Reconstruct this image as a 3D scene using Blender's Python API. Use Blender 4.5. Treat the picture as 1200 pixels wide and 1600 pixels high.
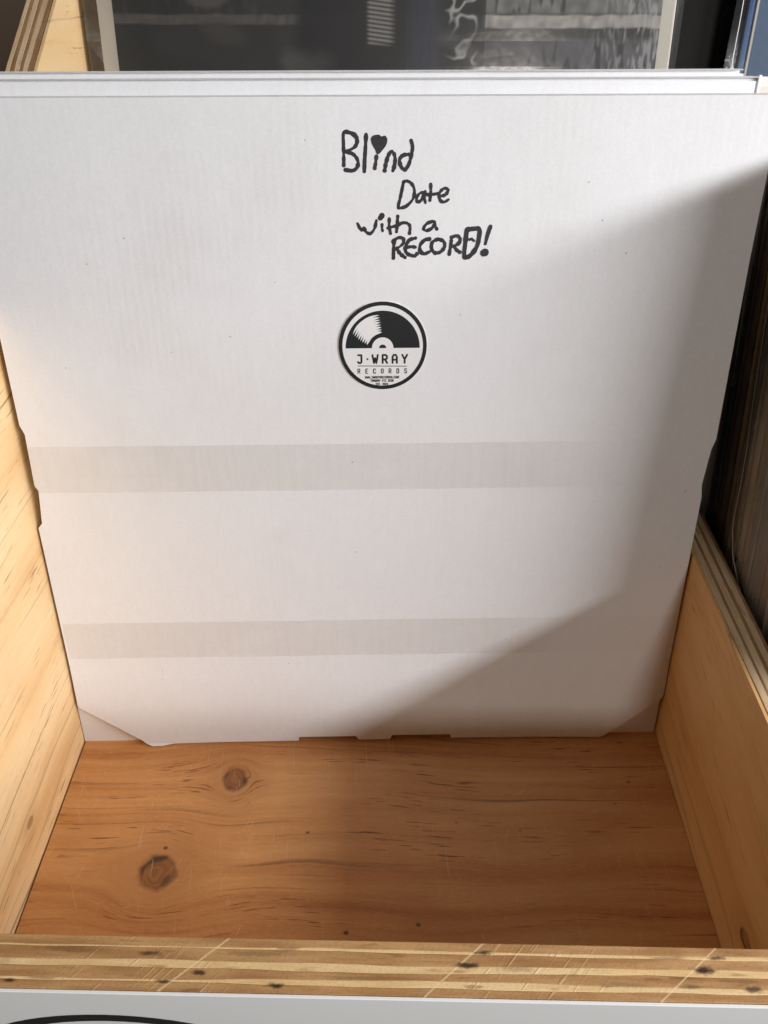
import bpy, bmesh, math, random
from mathutils import Vector, Matrix, noise

for o in list(bpy.data.objects):
    bpy.data.objects.remove(o)
sc = bpy.context.scene
COL = sc.collection
R = math.radians
PI = math.pi

# ------------------------------------------------------------------ camera
cam_d = bpy.data.cameras.new('camera')
cam = bpy.data.objects.new('camera', cam_d)
COL.objects.link(cam)
sc.camera = cam
cam.location = (0.01072, -0.26235, 0.377)
cam.rotation_euler = (R(90 - 38.9), 0, R(0.74))
cam_d.sensor_fit = 'VERTICAL'
cam_d.sensor_height = 24.0
cam_d.lens = 1202.0 / 1600.0 * 24.0
cam_d.clip_start = 0.005
cam_d.clip_end = 60

# ------------------------------------------------------------------ light: a shop window on the right, a weaker one behind the viewer
world = bpy.data.worlds.new('World')
sc.world = world
world.use_nodes = True
bgn = world.node_tree.nodes['Background']
bgn.inputs[0].default_value = (1.0, 0.89, 0.80, 1)
bgn.inputs[1].default_value = 0.075

def area(name, loc, target, sx, sy, power, col, spread=180):
    d = bpy.data.lights.new(name, 'AREA')
    d.shape = 'RECTANGLE'
    d.size, d.size_y, d.energy, d.color = sx, sy, power, col
    d.spread = R(spread)
    o = bpy.data.objects.new(name, d)
    COL.objects.link(o)
    o.location = loc
    o.rotation_euler = (Vector(target) - Vector(loc)).to_track_quat('-Z', 'Y').to_euler()
    return o

T = Vector((0.0, 0.0, 0.15))
L1 = Vector((0.74, -0.50, 0.45)).normalized()
wl = area('window_light', (0.95, -0.60, 0.575), T, 0.125, 1.20, 25.0, (0.98, 0.98, 1.0))
wl.rotation_euler = (0, R(90), 0)        # the window is upright, in the plane of a wall on the right
L2 = Vector((0.18, -0.85, 0.45)).normalized()
area('room_light', T + L2 * 1.6, T, 0.16, 0.14, 4.6, (1.0, 0.93, 0.85))

sc.view_settings.view_transform = 'Standard'
sc.view_settings.look = 'None'
sc.view_settings.exposure = 0.0
sc.view_settings.gamma = 1.0
sc.render.film_transparent = False
sc.cycles.max_bounces = 10
sc.cycles.diffuse_bounces = 6
sc.cycles.transparent_max_bounces = 24

# ------------------------------------------------------------------ object helpers
def link(o, parent=None):
    COL.objects.link(o)
    if parent is not None:
        o.parent = parent
    return o

def tag(o, label=None, cat=None, group=None, kind=None):
    if label: o['label'] = label
    if cat: o['category'] = cat
    if group: o['group'] = group
    if kind: o['kind'] = kind
    return o

def thing(name, label, cat, loc=(0, 0, 0), rot=(0, 0, 0), group=None):
    o = bpy.data.objects.new(name, None)
    o.empty_display_size = 0.05
    COL.objects.link(o)
    o.location = loc
    o.rotation_euler = rot
    return tag(o, label, cat, group)

def build(name, bm, mat, parent=None, smooth=False):
    me = bpy.data.meshes.new(name)
    bmesh.ops.recalc_face_normals(bm, faces=bm.faces)
    bm.to_mesh(me)
    bm.free()
    for m in (mat if isinstance(mat, (list, tuple)) else [mat]):
        me.materials.append(m)
    if smooth:
        for p in me.polygons: p.use_smooth = True
    return link(bpy.data.objects.new(name, me), parent)

def box(bm, x0, x1, y0, y1, z0, z1, bevel=0):
    vs = [bm.verts.new((x, y, z)) for z in (z0, z1) for (x, y) in ((x0, y0), (x1, y0), (x1, y1), (x0, y1))]
    fs = [(0, 3, 2, 1), (4, 5, 6, 7), (0, 1, 5, 4), (1, 2, 6, 5), (2, 3, 7, 6), (3, 0, 4, 7)]
    ff = [bm.faces.new([vs[i] for i in f]) for f in fs]
    if bevel:
        es = {e for f in ff for e in f.edges}
        bmesh.ops.bevel(bm, geom=list(es), offset=bevel, segments=2, affect='EDGES', profile=0.6)
    return ff

def prism(bm, prof, x0, x1):
    """profile in (y,z) extruded along x"""
    a = [bm.verts.new((x0, y, z)) for y, z in prof]
    b = [bm.verts.new((x1, y, z)) for y, z in prof]
    n = len(prof)
    bm.faces.new(a); bm.faces.new(b[::-1])
    for i in range(n):
        bm.faces.new((a[i], b[i], b[(i + 1) % n], a[(i + 1) % n]))

def sheet(outline, thick, disp, nu=40, nv=40):
    """outline in (u,v) -> slab whose front is local -y; disp(u,v) gives how far the front stands out"""
    bm = bmesh.new()
    f = bm.faces.new([bm.verts.new((u, 0, v)) for u, v in outline])
    us = [p[0] for p in outline]; vs = [p[1] for p in outline]
    for k in range(1, nu):
        x = min(us) + (max(us) - min(us)) * k / nu
        bmesh.ops.bisect_plane(bm, geom=bm.verts[:] + bm.edges[:] + bm.faces[:], plane_co=(x, 0, 0), plane_no=(1, 0, 0), dist=1e-7)
    for k in range(1, nv):
        z = min(vs) + (max(vs) - min(vs)) * k / nv
        bmesh.ops.bisect_plane(bm, geom=bm.verts[:] + bm.edges[:] + bm.faces[:], plane_co=(0, 0, z), plane_no=(0, 0, 1), dist=1e-7)
    r = bmesh.ops.extrude_face_region(bm, geom=bm.faces[:])
    back = {v for v in r['geom'] if isinstance(v, bmesh.types.BMVert)}
    for v in bm.verts:
        d = disp(v.co.x, v.co.z)
        v.co.y = -d + (thick if v in back else 0)
    return bm

# ------------------------------------------------------------------ material helpers
class NT:
    def __init__(s, name):
        s.m = bpy.data.materials.new(name)
        s.m.use_nodes = True
        s.t = s.m.node_tree
        s.t.nodes.clear()
        s.out = s.n('ShaderNodeOutputMaterial')
    def n(s, k, **kw):
        o = s.t.nodes.new(k)
        for a, b in kw.items(): setattr(o, a, b)
        return o
    def put(s, sock, v):
        if isinstance(v, bpy.types.NodeSocket): s.t.links.new(v, sock)
        elif isinstance(v, (tuple, list)) and len(v) == 3 and sock.type == 'RGBA': sock.default_value = (*v, 1)
        else: sock.default_value = v
    def M(s, op, a, b=None, c=None, clamp=False):
        o = s.n('ShaderNodeMath', operation=op); o.use_clamp = clamp
        for i, v in enumerate((a, b, c)):
            if v is not None: s.put(o.inputs[i], v)
        return o.outputs[0]
    def pos(s):
        return s.n('ShaderNodeTexCoord').outputs['Object']
    def sep(s, v):
        o = s.n('ShaderNodeSeparateXYZ'); s.put(o.inputs[0], v); return o.outputs[0], o.outputs[1], o.outputs[2]
    def xyz(s, x, y, z=0.0):
        o = s.n('ShaderNodeCombineXYZ')
        for i, v in enumerate((x, y, z)): s.put(o.inputs[i], v)
        return o.outputs[0]
    def noise(s, v, scale=1.0, detail=2.0, rough=0.5, dist=0.0):
        o = s.n('ShaderNodeTexNoise')
        s.put(o.inputs['Vector'], v); o.inputs['Scale'].default_value = scale
        o.inputs['Detail'].default_value = detail; o.inputs['Roughness'].default_value = rough
        o.inputs['Distortion'].default_value = dist
        return o.outputs['Fac']
    def voro(s, v, scale=1.0, feat='F1', rnd=1.0):
        o = s.n('ShaderNodeTexVoronoi', feature=feat)
        s.put(o.inputs['Vector'], v); o.inputs['Scale'].default_value = scale
        o.inputs['Randomness'].default_value = rnd
        return o.outputs['Distance']
    def smooth(s, v, a, b, lo=0.0, hi=1.0):
        o = s.n('ShaderNodeMapRange', interpolation_type='SMOOTHSTEP')
        s.put(o.inputs[0], v)
        for i, q in zip((1, 2, 3, 4), (a, b, lo, hi)): s.put(o.inputs[i], q)
        return o.outputs[0]
    def mix(s, f, a, b, mode='MIX'):
        o = s.n('ShaderNodeMix', data_type='RGBA', blend_type=mode)
        s.put(o.inputs[0], f); s.put(o.inputs[6], a); s.put(o.inputs[7], b)
        return o.outputs[2]
    def ramp(s, v, stops):
        o = s.n('ShaderNodeValToRGB')
        s.put(o.inputs[0], v)
        e = o.color_ramp.elements
        while len(e) < len(stops): e.new(0.5)
        for i, (p, c) in enumerate(stops):
            e[i].position = p; e[i].color = (*c, 1)
        return o.outputs[0]
    def bump(s, h, strength=0.3, dist=0.001):
        o = s.n('ShaderNodeBump'); s.put(o.inputs['Height'], h)
        o.inputs['Strength'].default_value = strength; o.inputs['Distance'].default_value = dist
        return o.outputs[0]
    def bsdf(s, col, rough=0.5, spec=0.5, normal=None, **kw):
        o = s.n('ShaderNodeBsdfPrincipled')
        s.put(o.inputs['Base Color'], col); s.put(o.inputs['Roughness'], rough)
        s.put(o.inputs['Specular IOR Level'], spec)
        if normal is not None: s.put(o.inputs['Normal'], normal)
        for k, v in kw.items(): s.put(o.inputs[k.replace('_', ' ')], v)
        return o.outputs[0]
    def done(s, sh):
        s.t.links.new(sh, s.out.inputs['Surface']); return s.m

def mat_cardboard(name, base, seed=0.0, fl=0.0035):
    t = NT(name)
    p = t.pos(); x, y, z = t.sep(p)
    ps = t.xyz(t.M('ADD', x, seed), y, z)
    big = t.noise(ps, 14, 3)
    fine = t.noise(ps, 900, 3, 0.65)
    mott = t.noise(t.xyz(t.M('MULTIPLY', x, 260), y, t.M('MULTIPLY', z, 110)), 1.0, 3)
    v = t.M('ADD', t.M('MULTIPLY', big, 0.05), t.M('MULTIPLY', fine, 0.15))
    v = t.M('ADD', v, t.M('MULTIPLY', mott, 0.07))
    v = t.M('ADD', v, 0.865)
    col = t.mix(1.0, base, t.xyz(v, v, t.M('MULTIPLY', v, 1.0)), 'MULTIPLY')
    # stray dark fibres
    wv = t.xyz(t.M('ADD', x, t.M('MULTIPLY', t.noise(ps, 400, 1), 0.0015)), 0.0, t.M('ADD', z, t.M('MULTIPLY', t.noise(ps, 330, 1), 0.0015)))
    sp = t.voro(wv, 95.0)
    keep = t.smooth(t.noise(ps, 47, 0), 0.50, 0.56)
    stain = t.noise(ps, 8, 4, 0.7)
    col = t.mix(t.smooth(stain, 0.50, 0.72, 0.0, 0.16), col, (0.56, 0.53, 0.49))
    fac = t.M('MULTIPLY', t.smooth(sp, 0.026, 0.045, 0.55, 0.0), keep)
    col = t.mix(fac, col, (0.22, 0.18, 0.14))
    # fluting showing through the liner
    ph = t.M('ADD', t.M('MULTIPLY', x, 2 * PI / fl), t.M('MULTIPLY', t.noise(ps, 25, 1), 2.5))
    amp = t.smooth(t.noise(ps, 16, 2), 0.42, 0.66, 0.12, 1.0)
    flute = t.M('MULTIPLY', t.M('SINE', ph), amp)
    h = t.M('ADD', t.M('MULTIPLY', flute, 0.011), t.M('MULTIPLY', fine, 0.05))
    h = t.M('ADD', h, t.M('MULTIPLY', mott, 0.05))
    h = t.M('ADD', h, t.M('MULTIPLY', t.noise(ps, 34, 2), 0.30))
    return t.done(t.bsdf(col, 0.62, 0.35, t.bump(h, 0.5, 0.0013)))

def mat_wood(name, ax, grain, pal, knots=(), seed=0.0, specks=True, scratch=0.0, rough=0.42, warp=0.0, fleck=1.0):
    """ax: which object axes run along / across the grain, e.g. 'xy'. pal = (dark, mid, light)"""
    t = NT(name)
    c = dict(zip('xyz', t.sep(t.pos())))
    u, v = c[ax[0]], c[ax[1]]
    w = c[[q for q in 'xyz' if q not in ax][0]]
    lf = t.noise(t.xyz(t.M('MULTIPLY', u, 7), t.M('MULTIPLY', v, 14), seed), 1.0, 2)
    phi = t.M('ADD', v, t.M('MULTIPLY', t.M('SUBTRACT', lf, 0.5), 0.022))
    if warp: phi = t.M('ADD', phi, t.M('MULTIPLY', u, warp))
    kmask = None
    core = None
    for (ku, kv, kr, ex) in knots:
        du = t.M('DIVIDE', t.M('SUBTRACT', u, ku), ex)
        dv = t.M('SUBTRACT', v, kv)
        r2 = t.M('ADD', t.M('ADD', t.M('MULTIPLY', du, du), t.M('MULTIPLY', dv, dv)), kr * kr * 0.25)
        phi = t.M('SUBTRACT', phi, t.M('DIVIDE', t.M('MULTIPLY', dv, kr * kr * 2.4), r2))
        wob = t.M('MULTIPLY', t.M('SUBTRACT', t.noise(t.xyz(u, v, seed), 130, 1), 0.5), kr * 0.55)
        r = t.M('ADD', t.M('SQRT', r2), wob)
        k1 = t.smooth(r, kr * 0.9, kr * 1.25, 1.0, 0.0)          # knot body
        ring = t.M('MULTIPLY', t.smooth(r, kr * 0.72, kr * 0.98), t.smooth(r, kr * 1.0, kr * 1.35, 1.0, 0.0))
        halo = t.smooth(r, kr * 1.0, kr * 4.5, 0.8, 0.0)
        rr = t.M('MULTIPLY', t.M('ADD', t.M('SINE', t.M('MULTIPLY', r, 2 * PI / (kr * 0.26))), 1.0), 0.5)
        cur = (k1, ring, halo, rr)
        if core is None: core = list(cur)
        else:
            core = [t.M('MAXIMUM', core[0], k1), t.M('MAXIMUM', core[1], ring), t.M('MAXIMUM', core[2], halo),
                    t.M('ADD', t.M('MULTIPLY', core[3], core[0]), t.M('MULTIPLY', rr, k1))]
    bands = t.noise(t.xyz(t.M('MULTIPLY', u, 3.0), t.M('MULTIPLY', phi, grain), seed), 1.0, 3, 0.55)
    thin = t.noise(t.xyz(t.M('MULTIPLY', u, 9.0), t.M('MULTIPLY', phi, grain * 5), seed + 3), 1.0, 3, 0.6)
    mixv = t.M('ADD', t.M('MULTIPLY', bands, 0.72), t.M('MULTIPLY', thin, 0.28))
    col = t.ramp(mixv, [(0.30, pal[0]), (0.46, pal[1]), (0.66, pal[2])])
    # short dark pores (resin canals) running with the grain
    pn = t.noise(t.xyz(t.M('MULTIPLY', u, 62), t.M('MULTIPLY', phi, 950), seed + 7), 1.0, 1)
    pk = t.smooth(t.noise(t.xyz(t.M('MULTIPLY', u, 14), t.M('MULTIPLY', phi, 60), seed + 9), 1.0, 2), 0.44, 0.60)
    pores = t.M('MULTIPLY', t.smooth(pn, 0.63, 0.71), pk)
    dk = tuple(q * w for q, w in zip(pal[0], (0.30, 0.20, 0.22)))
    col = t.mix(t.M('MULTIPLY', pores, 0.75 * fleck), col, dk)
    # long fine dark streaks
    st = t.noise(t.xyz(t.M('MULTIPLY', u, 5), t.M('MULTIPLY', phi, 260), seed + 11), 1.0, 2)
    col = t.mix(t.smooth(st, 0.60, 0.72, 0.0, 0.6 * fleck), col, tuple(q * 0.4 for q in pal[0]))
    fine = t.noise(t.xyz(t.M('MULTIPLY', u, 300), t.M('MULTIPLY', v, 1500), seed), 1.0, 2)
    col = t.mix(t.smooth(fine, 0.35, 0.75, 0.0, 0.12), col, tuple(min(1, q * 1.5) for q in pal[2]))
    blot = t.noise(t.xyz(t.M('MULTIPLY', u, 20), t.M('MULTIPLY', v, 30), seed + 2), 1.0, 3)
    col = t.mix(t.smooth(blot, 0.45, 0.75, 0.0, 0.28), col, pal[0])
    if core is not None:
        k1, ring, halo, rr = core
        col = t.mix(t.M('MULTIPLY', halo, 0.45), col, tuple(q * 0.75 for q in pal[0]))
        kc = t.mix(rr, tuple(q * 0.45 for q in pal[0]), tuple(q * 0.70 for q in pal[0]))
        col = t.mix(t.M('MULTIPLY', k1, 0.8), col, kc)
        col = t.mix(t.M('MULTIPLY', ring, t.smooth(t.noise(t.xyz(u, v, seed + 20), 110, 0), 0.40, 0.62, 0.15, 0.9)), col, (0.05, 0.024, 0.014))
    if specks:
        vx = t.voro(t.xyz(t.M('MULTIPLY', u, 0.75), v, seed), 62.0)
        kp = t.smooth(t.noise(t.xyz(u, v, seed + 5), 30, 0), 0.44, 0.5)
        col = t.mix(t.M('MULTIPLY', t.smooth(vx, 0.035, 0.080, 0.8, 0.0), kp), col, (0.05, 0.025, 0.012))
    h = t.M('SUBTRACT', t.M('MULTIPLY', thin, 0.25), t.M('MULTIPLY', pores, 0.5))
    if scratch:
        sn = t.noise(t.xyz(t.M('MULTIPLY', t.M('ADD', u, t.M('MULTIPLY', v, 0.08)), 1700), t.M('MULTIPLY', v, 22), seed), 1.0, 1)
        sk = t.smooth(t.noise(t.xyz(u, v, seed + 1), 22, 1), 0.46, 0.62)
        sm = t.M('MULTIPLY', t.smooth(sn, 0.70, 0.80), sk)
        for (ca, sa, q, dens) in ((0.35, 0.94, 1, 0.57), (-0.5, 0.87, 2, 0.60), (0.9, 0.4, 3, 0.60), (-0.05, 0.99, 4, 0.52)):
            al = t.M('ADD', t.M('MULTIPLY', u, ca), t.M('MULTIPLY', v, sa))
            ac = t.M('ADD', t.M('MULTIPLY', u, sa), t.M('MULTIPLY', v, -ca))
            n1 = t.noise(t.xyz(t.M('MULTIPLY', al, 95), t.M('MULTIPLY', ac, 1300), seed + q), 1.0, 0)
            n2 = t.smooth(t.noise(t.xyz(u, v, seed + q * 2.3), 45, 1), dens, dens + 0.08)
            sm = t.M('MAXIMUM', sm, t.M('MULTIPLY', t.M('MULTIPLY', t.smooth(n1, 0.74, 0.80), n2), 0.55))
        col = t.mix(t.M('MULTIPLY', sm, scratch), col, (0.72, 0.52, 0.32))
        h = t.M('ADD', h, t.M('MULTIPLY', sm, -0.5))
    rg = t.M('ADD', rough, t.M('MULTIPLY', t.M('SUBTRACT', blot, 0.5), 0.15))
    return t.done(t.bsdf(col, rg, 0.4, t.bump(h, 0.4, 0.0004)))

def mat_ply(name, along, across, base, base2, grainscale, marks=(), lines=(), seed=0.0, saw=0.0, pits=0.0):
    t = NT(name)
    c = dict(zip('xyz', t.sep(t.pos())))
    u, v = c[along], c[across]
    b = t.noise(t.xyz(t.M('MULTIPLY', u, 26), t.M('MULTIPLY', v, grainscale), seed), 1.0, 3, 0.6)
    f = t.noise(t.xyz(t.M('MULTIPLY', u, 900), t.M('MULTIPLY', v, 1400), seed), 1.0, 3, 0.7)
    col = t.mix(t.smooth(b, 0.32, 0.68), base, base2)
    ffib = t.smooth(f, 0.45, 0.72, 0.0, 0.30)
    col = t.mix(ffib, col, tuple(q * 0.45 for q in base))
    st = t.noise(t.xyz(t.M('MULTIPLY', u, 60), t.M('MULTIPLY', v, 2600), seed + 4), 1.0, 2)
    col = t.mix(t.smooth(st, 0.60, 0.74, 0.0, 0.35), col, tuple(q * 0.5 for q in base))
    brn = t.noise(t.xyz(t.M('MULTIPLY', u, 45), t.M('MULTIPLY', v, 300), seed + 8), 1.0, 2)
    col = t.mix(t.smooth(brn, 0.62, 0.70, 0.0, 0.55), col, (0.20, 0.085, 0.03))
    h = t.M('MULTIPLY', f, 0.4)
    if pits:
        pv = t.voro(t.xyz(t.M('MULTIPLY', u, 800), t.M('MULTIPLY', v, 900), seed), 1.0)
        pm = t.M('MULTIPLY', t.smooth(pv, 0.14, 0.26, 1.0, 0.0), t.smooth(t.noise(t.xyz(u, v, seed), 130, 1), 0.45, 0.6))
        col = t.mix(t.M('MULTIPLY', pm, pits), col, (0.05, 0.028, 0.016))
        h = t.M('SUBTRACT', h, t.M('MULTIPLY', pm, 0.8))
    if saw:
        sq = t.M('ADD', t.M('MULTIPLY', u, 0.72), t.M('MULTIPLY', v, -0.69))
        sn = t.noise(t.xyz(t.M('MULTIPLY', sq, 850), t.M('MULTIPLY', t.M('ADD', u, v), 25), seed), 1.0, 1)
        sk = t.smooth(t.noise(t.xyz(t.M('MULTIPLY', u, 11), 0.0, 2.0), 1.0, 1), 0.46, 0.6)
        sm = t.M('MULTIPLY', t.smooth(sn, 0.60, 0.74), sk)
        col = t.mix(t.M('MULTIPLY', sm, saw), col, (0.90, 0.70, 0.42))
        h = t.M('ADD', h, t.M('MULTIPLY', sm, 0.4))
    for (x0, y0, x1, y1, wd) in lines:
        L = math.hypot(x1 - x0, y1 - y0); nx, ny = (y1 - y0) / L, -(x1 - x0) / L
        d = t.M('ABSOLUTE', t.M('ADD', t.M('ADD', t.M('MULTIPLY', u, nx), t.M('MULTIPLY', v, ny)), -(x0 * nx + y0 * ny) ))
        d = t.M('ADD', d, t.M('MULTIPLY', t.M('SUBTRACT', f, 0.5), wd * 0.8))
        col = t.mix(t.smooth(d, wd * 0.3, wd, 0.5, 0.0), col, (0.92, 0.72, 0.42))
    wob = t.M('MULTIPLY', t.M('SUBTRACT', t.noise(t.xyz(u, v, seed), 420, 2), 0.5), 1.3)
    for (x0, y0, rx, ry, k) in marks:
        rx, ry = rx * 0.8, ry * 0.85
        a = t.M('DIVIDE', t.M('SUBTRACT', u, x0), rx); bb = t.M('DIVIDE', t.M('SUBTRACT', v, y0), ry)
        r = t.M('ADD', t.M('SQRT', t.M('ADD', t.M('MULTIPLY', a, a), t.M('MULTIPLY', bb, bb))), wob)
        m = t.smooth(r, 0.25, 1.25, k, 0.0)
        col = t.mix(m, col, (0.045, 0.022, 0.012))
        h = t.M('SUBTRACT', h, t.M('MULTIPLY', m, 0.4))
    return t.done(t.bsdf(col, 0.55, 0.35, t.bump(h, 0.5, 0.0005)))

def mat_plain(name, col, rough=0.5, spec=0.5, var=0.0, scale=60, metallic=0.0, bump=0.0):
    t = NT(name)
    p = t.pos()
    nz = t.noise(p, scale, 4, 0.6)
    f = t.M('ADD', t.M('MULTIPLY', nz, 2 * var), 1.0 - var)
    c = t.mix(1.0, col, t.xyz(f, f, f), 'MULTIPLY')
    return t.done(t.bsdf(c, rough, spec, t.bump(t.noise(p, 900, 2), bump, 0.0003) if bump else None))

def mat_clear(name, tint=(0.97, 0.97, 0.97), gloss=0.12, haze=0.08, rough=0.12, hazecol=(0.75, 0.75, 0.75), wrinkle=0.3, scale=90):
    t = NT(name)
    p = t.pos()
    bp = t.bump(t.noise(p, scale, 3, 0.55), wrinkle, 0.004)
    tr = t.n('ShaderNodeBsdfTransparent'); t.put(tr.inputs[0], tint)
    gl = t.n('ShaderNodeBsdfGlossy'); t.put(gl.inputs['Roughness'], rough); t.put(gl.inputs['Normal'], bp)
    df = t.n('ShaderNodeBsdfDiffuse'); t.put(df.inputs[0], hazecol); t.put(df.inputs['Normal'], bp)
    fr = t.n('ShaderNodeFresnel'); fr.inputs[0].default_value = 1.45; t.put(fr.inputs['Normal'], bp)
    m1 = t.n('ShaderNodeMixShader'); t.put(m1.inputs[0], haze); t.put(m1.inputs[1], tr.outputs[0]); t.put(m1.inputs[2], df.outputs[0])
    m2 = t.n('ShaderNodeMixShader')
    t.put(m2.inputs[0], t.M('ADD', t.M('MULTIPLY', fr.outputs[0], 0.8), gloss * 0.3, clamp=True))
    t.put(m2.inputs[1], m1.outputs[0]); t.put(m2.inputs[2], gl.outputs[0])
    return t.done(m2.outputs[0])

def mat_tape():
    t = NT('packing_tape')
    p = t.pos(); x, y, z = t.sep(p)
    # bubbles and patches where the tape has not stuck down
    pt = t.noise(t.xyz(t.M('MULTIPLY', x, 22), 0.0, t.M('MULTIPLY', z, 60)), 1.0, 3, 0.6)
    patch = t.smooth(pt, 0.56, 0.60)
    vert = t.noise(t.xyz(t.M('MULTIPLY', x, 300), 0.0, t.M('MULTIPLY', z, 12)), 1.0, 2)
    tint = t.mix(t.smooth(x, 0.06, 0.116), t.mix(patch, (0.968, 0.960, 0.948), (0.982, 0.975, 0.965)), (0.996, 0.995, 0.993))
    tr = t.n('ShaderNodeBsdfTransparent'); t.put(tr.inputs[0], tint)
    gl = t.n('ShaderNodeBsdfGlossy'); t.put(gl.inputs['Roughness'], 0.28)
    t.put(gl.inputs['Normal'], t.bump(vert, 0.15, 0.001))
    m = t.n('ShaderNodeMixShader')
    t.put(m.inputs[0], t.M('MULTIPLY', t.smooth(vert, 0.3, 0.8, 0.035, 0.06), t.smooth(x, 0.06, 0.116, 1.0, 0.25))); t.put(m.inputs[1], tr.outputs[0]); t.put(m.inputs[2], gl.outputs[0])
    return t.done(m.outputs[0])

def mat_attr(name, rough=0.35, spec=0.5):
    t = NT(name)
    a = t.n('ShaderNodeVertexColor'); a.layer_name = 'print'
    return t.done(t.bsdf(a.outputs[0], rough, spec))

CARD = mat_cardboard('white_cardboard', (0.765, 0.768, 0.785))
CARD2 = mat_cardboard('white_cardboard_back', (0.78, 0.785, 0.80), 3.7)
EDGE = mat_plain('cardboard_edge', (0.55, 0.47, 0.38), 0.8, 0.2, 0.15, 400)
INK = mat_plain('marker_ink', (0.022, 0.020, 0.026), 0.55, 0.4, 0.75, 320)
PRINTK = mat_plain('black_print', (0.016, 0.017, 0.020), 0.35, 0.5, 0.1, 200)
PRINTW = mat_plain('white_print', (0.80, 0.80, 0.81), 0.35, 0.5, 0.02, 200)
TAPE = mat_tape()
FLOORW = mat_wood('varnished_pine_floor', 'xy', 55, ((0.39, 0.145, 0.042), (0.58, 0.272, 0.094), (0.69, 0.375, 0.155)),
                  knots=((-0.0735, -0.0285, 0.0070, 0.95), (-0.1040, -0.0800, 0.0082, 1.15)), seed=1.3, scratch=0.55, rough=0.40)
LEFTW = mat_wood('pale_pine_left', 'yz', 30, ((0.61, 0.33, 0.125), (0.78, 0.52, 0.26), (0.82, 0.60, 0.34)),
                 knots=((-0.0687, 0.0254, 0.0022, 1.6),), seed=5.1, specks=False, rough=0.45, warp=0.05, fleck=1.1)
RIGHTW = mat_wood('pine_right', 'yz', 26, ((0.58, 0.28, 0.09), (0.70, 0.41, 0.165), (0.74, 0.46, 0.20)),
                  knots=((-0.1195, 0.0278, 0.0040, 1.3),), seed=8.4, specks=False, rough=0.45, warp=-0.12, fleck=0.55)
BACKW = mat_wood('pine_back', 'xz', 40, ((0.45, 0.22, 0.07), (0.60, 0.34, 0.13), (0.70, 0.44, 0.19)), seed=2.2, specks=False)
MARKS = ((-0.0637, -0.1609, 0.0045, 0.0010, 0.8), (-0.0470, -0.1663, 0.0030, 0.0010, 0.9), (-0.0227, -0.1694, 0.0038, 0.0010, 0.95),
         (-0.0575, -0.1689, 0.0036, 0.0008, 0.9), (-0.1053, -0.1695, 0.0030, 0.0008, 0.95), (0.0420, -0.1588, 0.0042, 0.0009, 0.9),
         (0.0366, -0.1626, 0.0052, 0.0013, 0.95), (0.1149, -0.1590, 0.0036, 0.0009, 0.85), (0.1102, -0.1626, 0.0052, 0.0016, 1.0),
         (0.1239, -0.1677, 0.0040, 0.0012, 0.85), (0.1049, -0.1674, 0.0040, 0.0009, 0.6), (-0.090, -0.1600, 0.014, 0.0013, 0.35),
         (-0.030, -0.1605, 0.016, 0.0011, 0.35), (0.052, -0.1632, 0.010, 0.0013, 0.35), (0.005, -0.1668, 0.022, 0.0008, 0.28), (0.085, -0.1672, 0.012, 0.0010, 0.3), (-0.112, -0.1640, 0.008, 0.0012, 0.3))
LINES = ((-0.0409, -0.1573, -0.059, -0.172, 0.00042), (0.040, -0.1578, 0.0222, -0.1723, 0.00038), (0.1131, -0.1582, 0.0942, -0.1721, 0.00032))
PLYL = mat_ply('front_ply_light', 'x', 'y', (0.74, 0.48, 0.215), (0.83, 0.60, 0.32), 240, MARKS, LINES, 1.0, 0.16)
PLYD = mat_ply('front_ply_brown', 'x', 'y', (0.38, 0.19, 0.070), (0.54, 0.31, 0.130), 240, MARKS, LINES, 4.0, 0.15)
SPLYL = mat_ply('side_ply_light', 'y', 'x', (0.60, 0.42, 0.24), (0.74, 0.56, 0.36), 300, (), (), 7.0, 0.0, 0.35)
SPLYD = mat_ply('side_ply_brown', 'y', 'x', (0.28, 0.155, 0.07), (0.40, 0.25, 0.125), 300, ((0.010, 0.1665, 0.002, 0.0008, 0.9),), (), 9.0, 0.0, 0.9)
WHITEF = mat_plain('white_melamine', (0.86, 0.875, 0.87), 0.30, 0.5, 0.03, 12)

# ------------------------------------------------------------------ the setting: floor of the shop
bm = bmesh.new()
bm.faces.new([bm.verts.new(p) for p in ((-12, -12, -0.8), (12, -12, -0.8), (12, 2.999, -0.8), (-12, 2.999, -0.8))])
g = build('shop_floor', bm, mat_plain('dark_floor', (0.085, 0.062, 0.046), 0.6, 0.3, 0.25, 3))
tag(g, kind='structure')

bm = bmesh.new()
box(bm, -12, 12, 3.0, 3.2, -0.8, 3.0)
g = build('back_wall', bm, mat_plain('brown_wall', (0.55, 0.42, 0.32), 0.7, 0.2, 0.06, 2))
tag(g, kind='structure')

# ------------------------------------------------------------------ the record bin
TW = 0.0155         # plywood thickness
XI = 0.1635         # half the width of the middle compartment
XR = 0.530          # inner face of the far right side
TOP = 0.115
YF = -0.156         # inner face of the front board
bin_ = thing('record_bin', 'wooden plywood record bin with open compartments and white front', 'record bin')

def prof_left():
    return [(-0.1555, 0.1215), (0.165, 0.3112), (0.2076, 0.3334), (0.400, 0.434)]

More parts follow.
